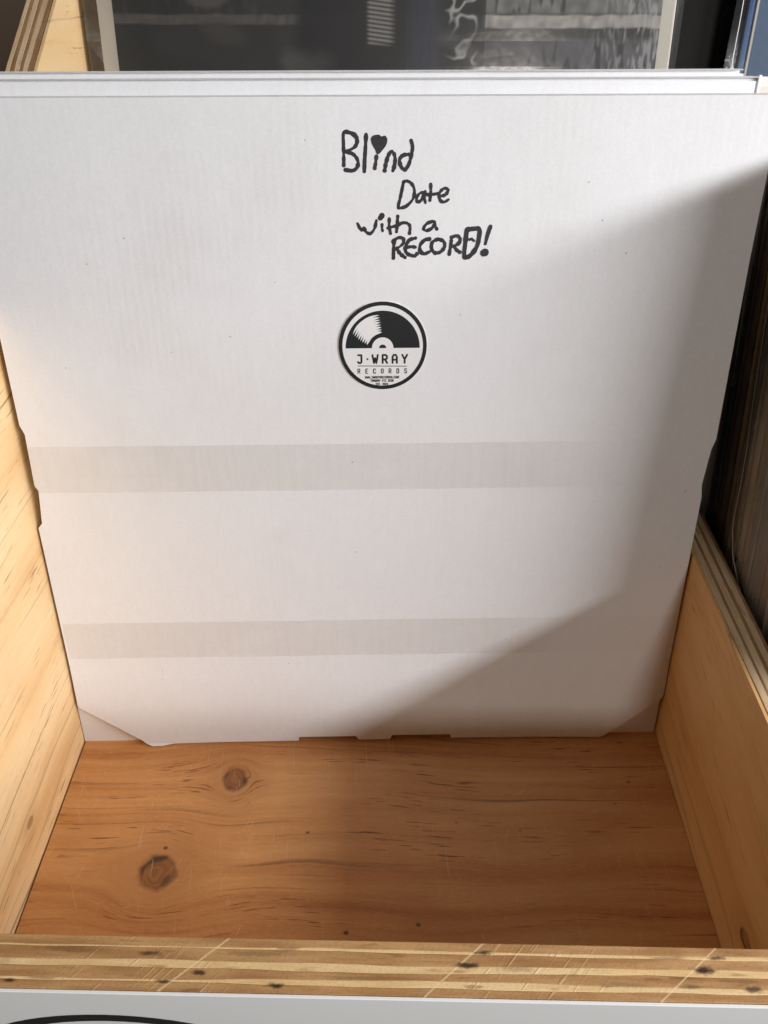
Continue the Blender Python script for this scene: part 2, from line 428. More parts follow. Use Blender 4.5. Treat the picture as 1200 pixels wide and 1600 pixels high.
def strips(parent, path, lat, up, total, n, mats, skip0, seed, depth=0.004, amp=0.0005, mod=None):
    """plies laid side by side along path; lat = direction across them"""
    rnd = random.Random(seed)
    lat = Vector(lat)
    pts = []
    for a, b in zip(path[:-1], path[1:]):
        a = Vector(a); b = Vector(b); k = max(2, int((b - a).length / 0.006))
        pts += [a.lerp(b, i / k) for i in range(k)]
    pts.append(Vector(path[-1]))
    bounds = [0.0]
    w = [rnd.uniform(0.85, 1.15) for _ in range(n)]
    if mod: w = mod
    for q in w: bounds.append(bounds[-1] + q)
    bounds = [b / bounds[-1] * total for b in bounds]
    def bd(k, i):
        if k == 0 or k == n: 
            return bounds[k]
        s = i * 0.006
        return bounds[k] + amp * (noise.noise(Vector((s * 9, k * 7.3 + seed, 0))) * 1.3 + 0.5 * noise.noise(Vector((s * 45, k * 3.1, seed))))
    upv = Vector(up)
    for k in range(skip0, n):
        bm = bmesh.new()
        hz = rnd.uniform(-0.00008, 0.00008)
        rows = []
        for i, p in enumerate(pts):
            a = bd(k, i) + 0.00001; b = bd(k + 1, i) - 0.00001
            h = hz + 0.00015 * noise.noise(Vector((i * 0.5, k * 4.0, seed)))
            c = min(0.00015, (b - a) * 0.2)
            ring = [p + lat * a - upv * depth, p + lat * a + upv * (h - c * .4), p + lat * (a + c) + upv * h,
                    p + lat * (b - c) + upv * h, p + lat * b + upv * (h - c * .4), p + lat * b - upv * depth]
            rows.append([bm.verts.new(q) for q in ring])
        for r0, r1 in zip(rows[:-1], rows[1:]):
            for j in range(6):
                bm.faces.new((r0[j], r1[j], r1[(j + 1) % 6], r0[(j + 1) % 6]))
        bm.faces.new(rows[0]); bm.faces.new(rows[-1][::-1])
        build('ply', bm, mats[k % 2], parent)

# floor board of the bin
bm = bmesh.new()
box(bm, -XI + 0.0008, XI - 0.0002, YF + 0.0002, 0.40, -0.015, 0.0, 0.0003)
build('floor_board', bm, FLOORW, bin_)
bm = bmesh.new()
box(bm, XI + TW, XR, YF + 0.0002, 0.40, -0.015, 0.0)
build('floor_board', bm, FLOORW, bin_)

# left side panel: face veneer to the top, core stopping below the plies
def lower(pr, d): return [(y, z - d) for y, z in pr]
pl = prof_left()
bm = bmesh.new()
base = [(0.400, -0.15), (-0.1555, -0.15)]
prism(bm, pl + base, -XI - 0.0016, -XI)
prism(bm, lower(pl, 0.0042) + base, -XI - TW, -XI - 0.0016)
lp = build('side_panel', bm, LEFTW, bin_)
strips(lp, [(-XI, y, z) for y, z in pl], (-1, 0, 0), (0, 0, 1), TW, 7, (SPLYL, SPLYD), 1, 3)

# divider to the right of the middle compartment
bm = bmesh.new()
YD = YF - 0.0012
prism(bm, [(YD, -0.15), (0.16, -0.15), (0.16, TOP), (YD, TOP)], XI, XI + 0.0014)
prism(bm, [(YD, -0.15), (0.16, -0.15), (0.16, TOP - 0.0042), (YD, TOP - 0.0042)], XI + 0.0014, XI + TW)
dv = build('divider', bm, RIGHTW, bin_)
strips(dv, [(XI, YD, TOP), (XI, 0.16, TOP)], (1, 0, 0), (0, 0, 1), TW, 7, (SPLYD, SPLYL), 1, 11, mod=[1.0, 1.5, .7, 1.6, .9, 1.4, .9])
# far right side
bm = bmesh.new()
prism(bm, [(-0.1555, 0.1215), (0.165, 0.3112), (0.400, 0.434), (0.400, -0.15), (-0.1555, -0.15)], XR, XR + TW)
build('side_panel', bm, RIGHTW, bin_)

# front board with its seven plies on top
bm = bmesh.new()
box(bm, -XI - TW, XR + TW, YF - TW, YF, -0.15, TOP - 0.0042)
fb = build('front_board', bm, PLYD, bin_)
strips(fb, [(-XI - TW, YF, TOP), (XR + TW, YF, TOP)], (0, -1, 0), (0, 0, 1), TW, 7, (PLYD, PLYL), 0, 21, amp=0.00075,
       mod=[1.25, .6, 1.6, 1.05, 1.5, .7, 1.15])
# white facing on the front board
bm = bmesh.new()
box(bm, -XI - TW, XR + TW, YF - TW - 0.0011, YF - TW - 0.0001, -0.15, TOP - 0.0006, 0.0002)
wf = build('white_facing', bm, WHITEF, bin_)
# raised back row, the panels behind the front row, and the back
bm = bmesh.new()
box(bm, -XI + 0.0004, XI - 0.0003, 0.113, 0.40, 0.088, 0.100)
build('raised_shelf', bm, BACKW, bin_)
bm = bmesh.new()
box(bm, XI, XR - 0.0004, 0.1603, 0.40, 0.088, 0.100)
build('raised_shelf', bm, BACKW, bin_)
bm = bmesh.new(); box(bm, -XI + 0.0004, XI - 0.0003, 0.1005, 0.1128, 0.0004, 0.298, 0.0008)
build('back_rest', bm, BACKW, bin_)
bm = bmesh.new(); box(bm, XI + TW + 0.0004, XR - 0.0004, 0.138, 0.1498, 0.0004, 0.270, 0.0008)
build('back_rest', bm, BACKW, bin_)
bm = bmesh.new(); box(bm, -XI - TW, XR + TW, 0.4002, 0.412, -0.15, 0.434)
build('back_panel', bm, BACKW, bin_)
bm = bmesh.new(); box(bm, -XI - TW, XR + TW, YF - TW - 0.0022, 0.412, -0.799, -0.1502)
build('base_cabinet', bm, WHITEF, bin_)

# ------------------------------------------------------------------ printing: ribbons, stroke letters and the round logo
def catmull(pts, n=6):
    if len(pts) < 3: return [Vector(p) for p in pts]
    P = [Vector(p) for p in pts]; P = [P[0] * 2 - P[1]] + P + [P[-1] * 2 - P[-2]]
    out = []
    for i in range(1, len(P) - 2):
        for k in range(n):
            t = k / n
            a, b, c, d = P[i - 1], P[i], P[i + 1], P[i + 2]
            out.append(0.5 * ((2 * b) + (c - a) * t + (2 * a - 5 * b + 4 * c - d) * t * t + (3 * b - a - 3 * c + d) * t ** 3))
    out.append(P[-2])
    return out

def ribbon(bm, pts, w, n=0.0, cap=True, wob=0.0, seed=0, smooth=True, surf=None):
    """flat stroke in (u,v), laid n in front of the local sheet (towards -y)"""
    P = catmull(pts) if smooth else [Vector(p) for p in pts]
    Q = [P[0]]
    for p in P[1:]:
        if (p - Q[-1]).length > 1e-5: Q.append(p)
    P = Q
    def V(p): return bm.verts.new((p.x, -n - (surf(p.x, p.y) if surf else 0), p.y))
    prev = None
    tl = []
    for i, p in enumerate(P):
        d = (P[min(i + 1, len(P) - 1)] - P[max(i - 1, 0)]).normalized()
        nn = Vector((-d.y, d.x))
        ww = w * (1 + wob * noise.noise(Vector((seed * 3.3, i * 0.35, 1.0))))
        if not smooth and 0 < i < len(P) - 1:
            a = (P[i] - P[i - 1]).normalized(); b = (P[i + 1] - P[i]).normalized()
            cs = max(0.35, math.sqrt(max(0, (1 + a.dot(b)) / 2))); ww = ww / cs
        tl.append((p, d, nn, ww))
    L = [V(p + nn * ww / 2) for p, d, nn, ww in tl]
    Rr = [V(p - nn * ww / 2) for p, d, nn, ww in tl]
    for i in range(len(P) - 1):
        try: bm.faces.new((L[i], L[i + 1], Rr[i + 1], Rr[i]))
        except ValueError: pass
    if cap:
        for (p, d, nn, ww), a, b, s in ((tl[0], L[0], Rr[0], -1), (tl[-1], Rr[-1], L[-1], 1)):
            n0 = nn if s < 0 else -nn
            arc = [p + n0 * ww / 2 * math.cos(t) + d * s * ww / 2 * math.sin(t) for t in [PI * k / 6 for k in range(1, 6)]]
            bm.faces.new([a] + [V(q) for q in arc] + [b])

def ngon(bm, pts, n):
    bm.faces.new([bm.verts.new((u, -n, v)) for u, v in pts])

def annulus(bm, cu, cv, r0, r1, n, a0=0.0, a1=2 * PI, seg=72):
    full = abs(a1 - a0 - 2 * PI) < 1e-6
    A = [a0 + (a1 - a0) * k / seg for k in range(seg if full else seg + 1)]
    o = [bm.verts.new((cu + r1 * math.cos(a), -n, cv + r1 * math.sin(a))) for a in A]
    i_ = [bm.verts.new((cu + r0 * math.cos(a), -n, cv + r0 * math.sin(a))) for a in A]
    m = len(A)
    for k in range(m if full else m - 1):
        j = (k + 1) % m
        bm.faces.new((o[k], o[j], i_[j], i_[k]))

G = {  # condensed stroke letters on a 0..1 grid
 'J': [[(0.1, 1), (.8, 1), (.8, .12), (.65, 0), (.25, 0), (.05, .14)]],
 'W': [[(0, 1), (.28, 0), (.5, .62), (.72, 0), (1, 1)]],
 'R': [[(.05, 0), (.05, 1), (.65, 1), (.85, .85), (.85, .6), (.65, .45), (.05, .45)], [(.5, .45), (.88, 0)]],
 'A': [[(.05, 0), (.05, .75), (.25, 1), (.65, 1), (.85, .75), (.85, 0)], [(.05, .4), (.85, .4)]],
 'Y': [[(0, 1), (.45, .45), (.9, 1)], [(.45, .45), (.45, 0)]],
 'E': [[(.85, 1), (.08, 1), (.08, 0), (.85, 0)], [(.08, .52), (.7, .52)]],
 'C': [[(.85, .8), (.85, .88), (.7, 1), (.25, 1), (.08, .88), (.08, .12), (.25, 0), (.7, 0), (.85, .12), (.85, .2)]],
 'O': [[(.25, 0), (.08, .12), (.08, .88), (.25, 1), (.68, 1), (.85, .88), (.85, .12), (.68, 0), (.25, 0)]],
 'D': [[(.08, 0), (.08, 1), (.6, 1), (.85, .82), (.85, .18), (.6, 0), (.08, 0)]],
 'S': [[(.85, .85), (.7, 1), (.25, 1), (.08, .86), (.08, .64), (.25, .53), (.68, .47), (.85, .36), (.85, .14), (.7, 0), (.25, 0), (.08, .15)]],
 'T': [[(0, 1), (.9, 1)], [(.45, 1), (.45, 0)]],
 'Q': [[(.25, 0), (.08, .12), (.08, .88), (.25, 1), (.68, 1), (.85, .88), (.85, .12), (.68, 0), (.25, 0)], [(.55, .25), (.95, -.08)]],
 'U': [[(.08, 1), (.08, .12), (.25, 0), (.68, 0), (.85, .12), (.85, 1)]],
 'V': [[(0, 1), (.45, 0), (.9, 1)]],
 'I': [[(.45, 1), (.45, 0)]],
 'M': [[(0, 0), (0, 1), (.45, .4), (.9, 1), (.9, 0)]],
 '2': [[(.08, .85), (.25, 1), (.68, 1), (.85, .86), (.85, .62), (.08, .12), (.08, 0), (.88, 0)]],
 '3': [[(.08, 1), (.85, 1), (.85, .62), (.7, .52), (.3, .52)], [(.7, .52), (.85, .4), (.85, .12), (.7, 0), (.08, 0)]],
 '0': [[(.25, 0), (.08, .12), (.08, .88), (.25, 1), (.68, 1), (.85, .88), (.85, .12), (.68, 0), (.25, 0)]],
 '8': [[(.25, .52), (.08, .64), (.08, .88), (.25, 1), (.68, 1), (.85, .88), (.85, .64), (.68, .52), (.25, .52), (.08, .4), (.08, .12), (.25, 0), (.68, 0), (.85, .12), (.85, .4), (.68, .52)]],
 '.': [[(.3, 0), (.3, .08)]],
}
def text(bm, s, cu, cv, h, w, adv, pen, n):
    """one line of capitals, centred on cu, baseline cv"""
    widths = [adv * (0.55 if ch == '.' else 1) for ch in s]
    x = cu - (sum(widths) - (adv - w)) / 2
    for k, (ch, ww) in enumerate(zip(s, widths)):
        for st in G.get(ch, []):
            pts = [Vector((x + px * w, cv + py * h)) for px, py in st]
            run = [pts[0]]
            for i in range(1, len(pts)):
                run.append(pts[i])
                if i == len(pts) - 1 or (pts[i] - pts[i - 1]).normalized().dot((pts[i + 1] - pts[i]).normalized()) < 0.35:
                    ribbon(bm, run, pen, n + (k * 3 + i) * 1e-6, smooth=False)
                    run = [pts[i]]
        x += ww

def logo(parent, cu, cv, r, n0, step, disc=True):
    """round record-shop logo: ring, half record with sheen, two lines of name, three small lines"""
    if disc:
        bm = bmesh.new()
        seg = 96
        a = [bm.verts.new((cu + r * math.cos(2 * PI * k / seg), -n0 - step, cv + r * math.sin(2 * PI * k / seg))) for k in range(seg)]
        b = [bm.verts.new((v.co.x, -n0 + 0.0005, v.co.z)) for v in a]
        bm.faces.new(a)
        for k in range(seg): bm.faces.new((a[k], a[(k + 1) % seg], b[(k + 1) % seg], b[k]))
        st = build('sticker', bm, PRINTW, parent)
        tag(st, 'round black and white record shop sticker')
    else:
        st = parent
    n = n0 + step * 1.5
    bm = bmesh.new(); annulus(bm, cu, cv, r * 0.908, r * 0.994, n)
    build('logo_ring', bm, PRINTK, st)
    vy = cv - r * 0.038
    bm = bmesh.new()
    annulus(bm, cu, vy, r * 0.243, r * 0.834, n, 0.0, PI)
    annulus(bm, cu, vy, 0.0001 * r, r * 0.080, n, 0.0, PI, 24)
    build('half_record', bm, PRINTK, st)
    # sheen: arc bands whose ends taper alternately, like light on grooves
    bm = bmesh.new()
    m = 8
    n2 = n + step * 0.5
    for k in range(m):
        f0 = k / m; f1 = (k + 1) / m
        ra = r * (0.335 + (0.765 - 0.335) * f0); rb = r * (0.335 + (0.765 - 0.335) * f1)
        rm = (ra + rb) / 2
        aR = R(92 + 4 * f0); aL = R(168 - 15 * f0)
        dR = R(14 * (0.9 - 0.2 * f0) + (5 if k % 2 else 0)); dL = R(13 + (4 if k % 2 else 0) )
        top = []; bot = []
        N = 14
        for i in range(N + 1):
            a = aR + (aL - aR) * i / N
            e = min(1.0, max(0.0, (a - aR) / dR), max(0.0, (aL - a) / dL))
            if i in (0, N): e = 0.0
            hw = (rb - ra) / 2 * (e ** 0.75)
            top.append((rm + hw * 1.02, a)); bot.append((rm - hw * 1.02, a))
        tv = [bm.verts.new((cu + q * math.cos(a), -n2 - k * 1e-6, vy + q * math.sin(a))) for q, a in top]
        bv = [bm.verts.new((cu + q * math.cos(a), -n2 - k * 1e-6, vy + q * math.sin(a))) for q, a in bot]
        for i in range(N):
            bm.faces.new((tv[i], tv[i + 1], bv[i + 1], bv[i]))
    build('sheen', bm, PRINTW, st)
    bm = bmesh.new()
    text(bm, 'J', cu - r * 0.515, cv - r * 0.375, r * 0.18, r * 0.105, r * 0.2, r * 0.042, n)
    annulus(bm, cu - r * 0.348, cv - r * 0.287, 0.0001 * r, r * 0.022, n, seg=16)
    text(bm, 'WRAY', cu + r * 0.165, cv - r * 0.380, r * 0.185, r * 0.122, r * 0.2255, r * 0.042, n)
    build('lettering', bm, PRINTK, st)
    bm = bmesh.new()
    ribbon(bm, [(cu - r * 0.575, cv - r * 0.442), (cu + r * 0.545, cv - r * 0.458)], r * 0.016, n, cap=False)
    build('rule', bm, PRINTK, st)
    bm = bmesh.new()
    text(bm, 'RECORDS', cu - r * 0.010, cv - r * 0.615, r * 0.10, r * 0.056, r * 0.1775, r * 0.020, n)
    text(bm, 'WWW.JWRAYRECORDS.COM', cu - r * 0.02, cv - r * 0.735, r * 0.048, r * 0.033, r * 0.0412, r * 0.013, n + 2e-6)
    text(bm, 'TORQUAY VIC 3228', cu - r * 0.02, cv - r * 0.812, r * 0.046, r * 0.026, r * 0.0335, r * 0.012, n + 3e-6)
    text(bm, 'EST. 2023', cu - r * 0.02, cv - r * 0.893, r * 0.046, r * 0.026, r * 0.0335, r * 0.012, n + 4e-6)
    build('lettering', bm, PRINTK, st)

# the same logo, larger, printed on the white front of the bin (only the top of its ring is in view)
lgp = bpy.data.objects.new('printed_logo', None)
link(lgp, bin_)
lgp.location = (-0.0800, YF - TW - 0.0011, 0.0975 - 0.0640)
for q in (fb, wf, lgp):      # the board sits very slightly askew
    q.rotation_euler.z = -0.0065
    q.location.y += -0.0008 + (0.00052 if q is lgp else 0)
logo(lgp, 0.0, 0.0, 0.064, 0.0, 0.00006, disc=False)

# ------------------------------------------------------------------ the white record mailers
MR = (R(-12.8), 0, math.atan2(0.0106, 0.326))
front = thing('record_mailer', 'white cardboard record mailer with handwriting and a round sticker, frontmost', 'mailer', (0, 0, 0), MR)

def bulge(u, v):
    b = 0.0004 * noise.noise(Vector((u * 9, v * 9, 1.7))) + 0.00010 * noise.noise(Vector((u * 38, v * 20, 4.4)))
    b += 0.0006 * math.exp(-((v - 0.17) / 0.09) ** 2) * (1 - (u / 0.165) ** 2)
    return b
def lift(u, v):
    """the flap stands off at its lower corners"""
    l = 0.0013 * max(0.0, 1 - math.hypot(u + 0.128, v - 0.003) / 0.060) ** 1.6
    l += 0.0016 * max(0.0, 1 - math.hypot(u - 0.140, v - 0.006) / 0.055) ** 1.5
    l += 0.0012 * max(0.0, 1 - v / 0.05)
    return l
def front_surf(u, v): return 0.0018 + bulge(u, v) + lift(u, v)

flap = [(-0.1575, 0.3236), (-0.1592, 0.3215), (-0.1590, 0.2600), (-0.1592, 0.1905), (-0.1577, 0.1862), (-0.1585, 0.1600), (-0.1572, 0.1575), (-0.1590, 0.1400),
        (-0.1612, 0.1375), (-0.1616, 0.0275), (-0.1606, 0.0258), (-0.1262, 0.0012), (-0.1225, 0.0003), (-0.0600, 0.0004), (-0.0412, 0.0004),
        (-0.0410, 0.0030), (-0.0088, 0.0030), (-0.0070, 0.0004), (0.0107, 0.0004), (0.0119, 0.0032), (0.0450, 0.0032), (0.0454, 0.0006),
        (0.1300, 0.0006), (0.1325, 0.0018), (0.1620, 0.0262), (0.1632, 0.0290), (0.1632, 0.1500), (0.1622, 0.1560), (0.1634, 0.1745), (0.1648, 0.1800),
        (0.1640, 0.2600), (0.1645, 0.3205), (0.1628, 0.3232)]
bm = sheet(flap, 0.0017, front_surf, 44, 44)
fl = build('front_flap', bm, CARD, front)
fl.location.y = 0.0
mdb = fl.modifiers.new('soften', 'BEVEL'); mdb.width = 0.00035; mdb.segments = 2; mdb.limit_method = 'ANGLE'; mdb.angle_limit = R(50)
body = [(-0.1560, 0.3228), (-0.1560, 0.1700), (-0.1595, 0.1300), (-0.1605, 0.0400), (-0.1630, 0.0270), (-0.1630, 0.0), (-0.0412, 0.0), (-0.0410, 0.0045), (-0.0075, 0.0045), (-0.0070, 0.0), (0.0110, 0.0), (0.0119, 0.0045), (0.0450, 0.0045), (0.0454, 0.0),
        (0.1629, 0.0), (0.1632, 0.3225)]
bm = sheet(body, 0.0066, lambda u, v: bulge(u, v), 20, 20)
bd_ = build('box_body', bm, CARD2, front)
# the lifted corner shows the bright inner liner
bm = bmesh.new()
cp = [(-0.1285, 0.0029), (-0.1262, 0.0009), (-0.1235, -0.0001), (-0.1180, -0.0001), (-0.1110, 0.0008), (-0.1180, 0.0016), (-0.1240, 0.0022)]
bm.faces.new([bm.verts.new((u, -front_surf(u, v) - 0.00035 - 0.0006 * (v < 0.0005), v)) for u, v in cp])
build('torn_corner', bm, PRINTW, front)

# tape strips
def tape(v0, v1, u0, u1, seed):
    bm = bmesh.new()
    rows = []
    N = 60
    for i in range(N + 1):
        u = u0 + (u1 - u0) * i / N
        j = 0.00025 * noise.noise(Vector((i * 0.9, seed, 0)))
        rows.append([bm.verts.new((u, -front_surf(u, v) - 0.00025, v)) for v in [v0 + j + (v1 - v0) * k / 6 for k in range(7)]])
    for a, b in zip(rows[:-1], rows[1:]):
        for k in range(6): bm.faces.new((a[k], b[k], b[k + 1], a[k + 1]))
    return build('tape_strip', bm, TAPE, front)
t1 = tape(0.1565, 0.1800, -0.1580, 0.1175, 1)
t2 = tape(0.0588, 0.0813, -0.1600, 0.1628, 2)

# handwriting (marker strokes, mm on the mailer)
HW={
'Blind':[[(-7.5,298.7),(-7.4,302.3),(-7.4,306.3),(-7.2,310.3),(-4.9,310.4),(-2.6,309.2),(-2.0,307.2),(-3.1,305.2),(-6.4,303.6)],[(-6.4,303.6),(-3.5,302.6),(-1.8,300.2),(-2.2,297.9),(-4.0,296.7),(-6.9,297.0)],[(1.6,309.6),(1.3,305.2),(0.9,300.5),(0.7,296.4)],[(5.6,301.8),(5.3,299.6),(4.9,297.6)],[(8.9,296.7),(9.4,299.3),(10.4,302.2),(11.5,303.5),(12.6,302.8),(13.1,300.8),(12.8,298.4),(12.2,296.6)],[(18.3,302.5),(16.3,302.2),(14.9,300.7),(15.4,298.2),(17.0,297.0),(18.6,299.0),(19.5,302.2),(20.0,305.1),(19.4,307.5)]],
'Date':[[(16.5,292.5),(15.8,289.2),(15.1,286.1),(14.4,283.4),(15.1,282.6),(17.8,283.4),(20.4,286.1),(20.9,289.4),(19.7,291.8),(17.7,292.8),(16.3,292.3)],[(25.3,288.5),(23.3,288.2),(22.0,286.7),(22.0,284.9),(23.7,285.5),(25.1,287.9)],[(25.3,288.8),(25.0,286.7),(25.5,284.5)],[(27.5,291.5),(27.6,288.5),(27.3,285.5)],[(26.1,287.6),(28.2,287.7),(30.5,288.0)],[(31.2,287.0),(33.5,287.5),(34.6,289.1),(33.7,290.0),(32.1,289.4),(31.0,287.6),(31.6,285.4),(33.2,284.8),(34.9,285.7)]],
'with':[[(-2.4,276.7),(-1.6,275.1),(-0.5,274.1),(0.3,275.0),(1.0,273.5),(2.8,272.8),(4.5,274.6),(5.4,277.9)],[(7.7,276.2),(7.7,275.0),(7.9,273.8)],[(7.0,278.8),(7.7,279.7)],[(10.7,278.5),(10.7,275.7),(11.2,272.8)],[(10.2,274.9),(12.2,275.4),(13.8,276.0)],[(14.2,279.4),(14.0,276.3),(13.7,273.4)],[(13.9,275.3),(15.8,276.8),(18.2,276.7),(19.3,275.3),(19.1,272.8)]],
'a':[[(28.5,277.4),(26.2,276.5),(24.9,274.6),(26.2,273.8),(28.5,274.9),(29.5,277.1)],[(29.3,277.4),(29.7,275.5),(30.4,274.4)]],
'RECORD!':[[(12.7,270.0),(12.5,266.8),(12.4,263.0)],[(12.2,269.6),(14.5,271.1),(16.5,270.6),(16.4,268.7),(13.9,266.8),(12.9,266.4)],[(13.9,266.8),(15.2,264.8),(17.3,263.2)],[(21.6,270.9),(19.2,270.2),(17.8,268.3),(17.4,266.1),(18.6,264.5),(21.3,263.8),(22.3,264.6)],[(17.9,267.2),(19.9,267.5),(21.6,267.3)],[(27.4,270.5),(25.3,270.0),(23.6,268.0),(23.7,265.7),(25.4,264.6),(27.5,265.4)],[(31.0,270.5),(28.7,269.2),(28.4,266.7),(29.8,265.0),(32.1,265.3),(33.8,267.3),(33.4,269.5),(31.0,270.5)],[(36.6,269.8),(36.3,267.2),(35.9,264.4)],[(36.7,271.1),(38.7,271.7),(40.2,270.7),(39.8,268.8),(37.5,267.4)],[(37.8,267.6),(38.9,266.1),(40.3,265.2)],[(42.9,273.9),(42.5,269.1),(42.2,264.6),(42.7,263.0),(45.0,264.0),(47.3,267.2),(48.1,271.0),(48.1,274.2),(45.6,274.4),(43.1,274.1)],[(44.1,270.1),(45.0,270.4),(46.1,269.6)],[(52.7,275.3),(51.7,272.2),(50.9,268.4)],[(50.4,264.8),(50.9,265.0)]],
'heart':[[(6.8,309.7),(7.7,309.0),(9.0,309.3),(9.9,308.3),(9.8,306.6),(8.7,304.8),(6.2,302.5),(5.1,304.3),(3.9,306.3),(3.5,308.3),(4.6,309.4)]],
}

for word in ('Blind', 'Date', 'with', 'a', 'RECORD!'):
    bm = bmesh.new()
    for k, st in enumerate(HW[word]):
        w = 0.00150
        if word == 'Date' or word == 'with' or word == 'a': w = 0.00128
        if word == 'RECORD!' and k == 10: w = 0.00185
        if word == 'RECORD!' and k == 13: w = 0.00300
        if word == 'with' and k == 2: w = 0.0022
        if word == 'RECORD!' and k == 11: w = 0.0011
        ribbon(bm, [(x / 1000, y / 1000) for x, y in st], w, 0.00006 + k * 0.000008, wob=0.45, seed=k + len(word), surf=front_surf)
    if word == 'Blind':
        P = catmull([(x / 1000, y / 1000) for x, y in HW['heart'][0]] + [tuple(q / 1000 for q in HW['heart'][0][0])], 4)
        bm.faces.new([bm.verts.new((p.x, -front_surf(p.x, p.y) - 0.00014, p.y)) for p in P[:-1]])
    build('handwritten_word', bm, INK, front)

# sticker: flat on the flap
logo_n = max(front_surf(0.0077 + 0.019 * math.cos(a), 0.2257 + 0.019 * math.sin(a)) for a in [k * PI / 12 for k in range(24)]) + 0.00005
logo(front, 0.0077, 0.2257, 0.0196, logo_n, 0.00010)

SHADE_LINE = mat_plain('edge_shade_grey', (0.60, 0.59, 0.59), 0.8, 0.2, 0.2, 500)  # grey that paints in the shade line where the mailers' top edges meet
def top_shade_line(parent, u0, u1, v, surf):
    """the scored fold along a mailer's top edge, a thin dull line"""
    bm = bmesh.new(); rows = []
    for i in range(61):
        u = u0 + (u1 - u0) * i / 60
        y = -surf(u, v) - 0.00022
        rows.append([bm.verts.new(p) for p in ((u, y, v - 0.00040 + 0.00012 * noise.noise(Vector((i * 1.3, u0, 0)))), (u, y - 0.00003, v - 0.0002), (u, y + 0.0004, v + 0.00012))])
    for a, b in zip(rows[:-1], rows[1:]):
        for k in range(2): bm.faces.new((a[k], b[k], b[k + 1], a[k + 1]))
    build('painted_edge_shade', bm, SHADE_LINE, parent)
top_shade_line(front, -0.1574, 0.1630, 0.3234, front_surf)

def plain_mailer(name, label, off, u0, u1, v1, dyaw=0.0):
    r = (MR[0], 0, MR[2] + dyaw)
    up = Matrix.Rotation(MR[2] + dyaw, 3, 'Z') @ Matrix.Rotation(MR[0], 3, 'X') @ Vector((0, 1, 0))
    t = thing(name, label, 'mailer', tuple(up * off), r, 'white record mailers leaning in the bin')
    bm = bmesh.new()
    box(bm, u0, u1, 0.0, 0.0074, 0.0, v1)
    es = [e for e in bm.edges if all(v.co.z > 0.1 for v in e.verts)] + [e for e in bm.edges if abs(e.verts[0].co.z - e.verts[1].co.z) > 0.1]
    bmesh.ops.bevel(bm, geom=es, offset=0.0018, segments=4, affect='EDGES')
    build('box_body', bm, CARD2, t)
    top_shade_line(t, u0 + 0.001, u1 - 0.001, v1 - 0.0003, lambda u, v: 0.0)
    return t
front['group'] = 'white record mailers leaning in the bin'
m2 = plain_mailer('record_mailer', 'white mailer directly behind the handwritten one, its plain top edge showing', 0.0079, -0.1590, 0.1588, 0.3300)
m3 = plain_mailer('record_mailer', 'white mailer rearmost of the stack, only its thin top edge showing', 0.0156, -0.1560, 0.1560, 0.3330, R(0.15))
# torn liner at the right top corner of the middle mailer
bm = bmesh.new(); box(bm, 0.1578, 0.1591, -0.00015, 0.004, 0.3215, 0.3303, 0.0003)
build('torn_corner', bm, PRINTW, m2)

# ------------------------------------------------------------------ records
CLEAR = mat_clear('clear_sleeve', haze=0.02, gloss=0.03, wrinkle=0.035, rough=0.10, scale=40)
LOOSE = mat_clear('loose_sleeve_mouth', tint=(0.93, 0.91, 0.89), haze=0.17, gloss=0.05, rough=0.3, wrinkle=0.3, scale=50, hazecol=(0.62, 0.55, 0.49))
CLEAR_OLD = mat_clear('cloudy_sleeve', tint=(0.96, 0.95, 0.93), haze=0.14, gloss=0.06, rough=0.30, wrinkle=0.4, scale=60, hazecol=(0.55, 0.48, 0.42))
def jm(name, c, rough=0.45): return mat_plain(name, c, rough, 0.4, 0.18, 90)

def record(label, loc, lean, roll=0.0, yaw=0.0, size=0.315, thick=0.0032, mat=None, sleeve=None, sl=0.0035, sr=0.0045, group=None, seed=0, cx=0.0):
    t = thing('record', label, 'record', loc, (R(-lean), R(roll), R(yaw)), group)
    h = size / 2
    bm = bmesh.new(); box(bm, cx - h, cx + h, 0.0, thick, 0.001, size, 0.0004)
    build('jacket', bm, mat, t)
    if sleeve:
        bm = bmesh.new()
        N = 26
        rows = []
        for i in range(N + 1):
            z = size * 1.01 * i / N
            jl = 0.0011 * noise.noise(Vector((z * 22, seed * 5.1, 0)))
            jr = 0.0011 * noise.noise(Vector((z * 18, seed * 2.7, 5)))
            bl = 0.0005 * noise.noise(Vector((z * 40, seed * 1.7, 9)))
            ring = [(cx - h - sl + jl, thick * 0.5 + bl), (cx - h - 0.0003, -0.0006 - abs(bl)), (cx, -0.0005 - abs(bl) * .5), (cx + h + 0.0003, -0.0006 - abs(bl)),
                    (cx + h + sr + jr, thick * 0.5 + bl), (cx + h, thick + 0.0005), (cx - h, thick + 0.0005)]
            rows.append([bm.verts.new((x, y, z)) for x, y in ring])
        for a, b in zip(rows[:-1], rows[1:]):
            for k in range(7): bm.faces.new((a[k], b[k], b[(k + 1) % 7], a[(k + 1) % 7]))
        build('plastic_sleeve', bm, sleeve, t)
    return t

# the photo-covered record in the back row
CREAM = mat_plain('cream_card', (0.74, 0.70, 0.62), 0.5, 0.4, 0.06, 150)
lp_y = 0.228 - (0.3018 - 0.101) * math.tan(R(16))
lp = record('record with a dark photo cover in a clear sleeve, behind the white mailers', (0.0050, lp_y, 0.101), 16, mat=CREAM, sleeve=CLEAR, sl=0.0082, sr=0.0040, seed=2)

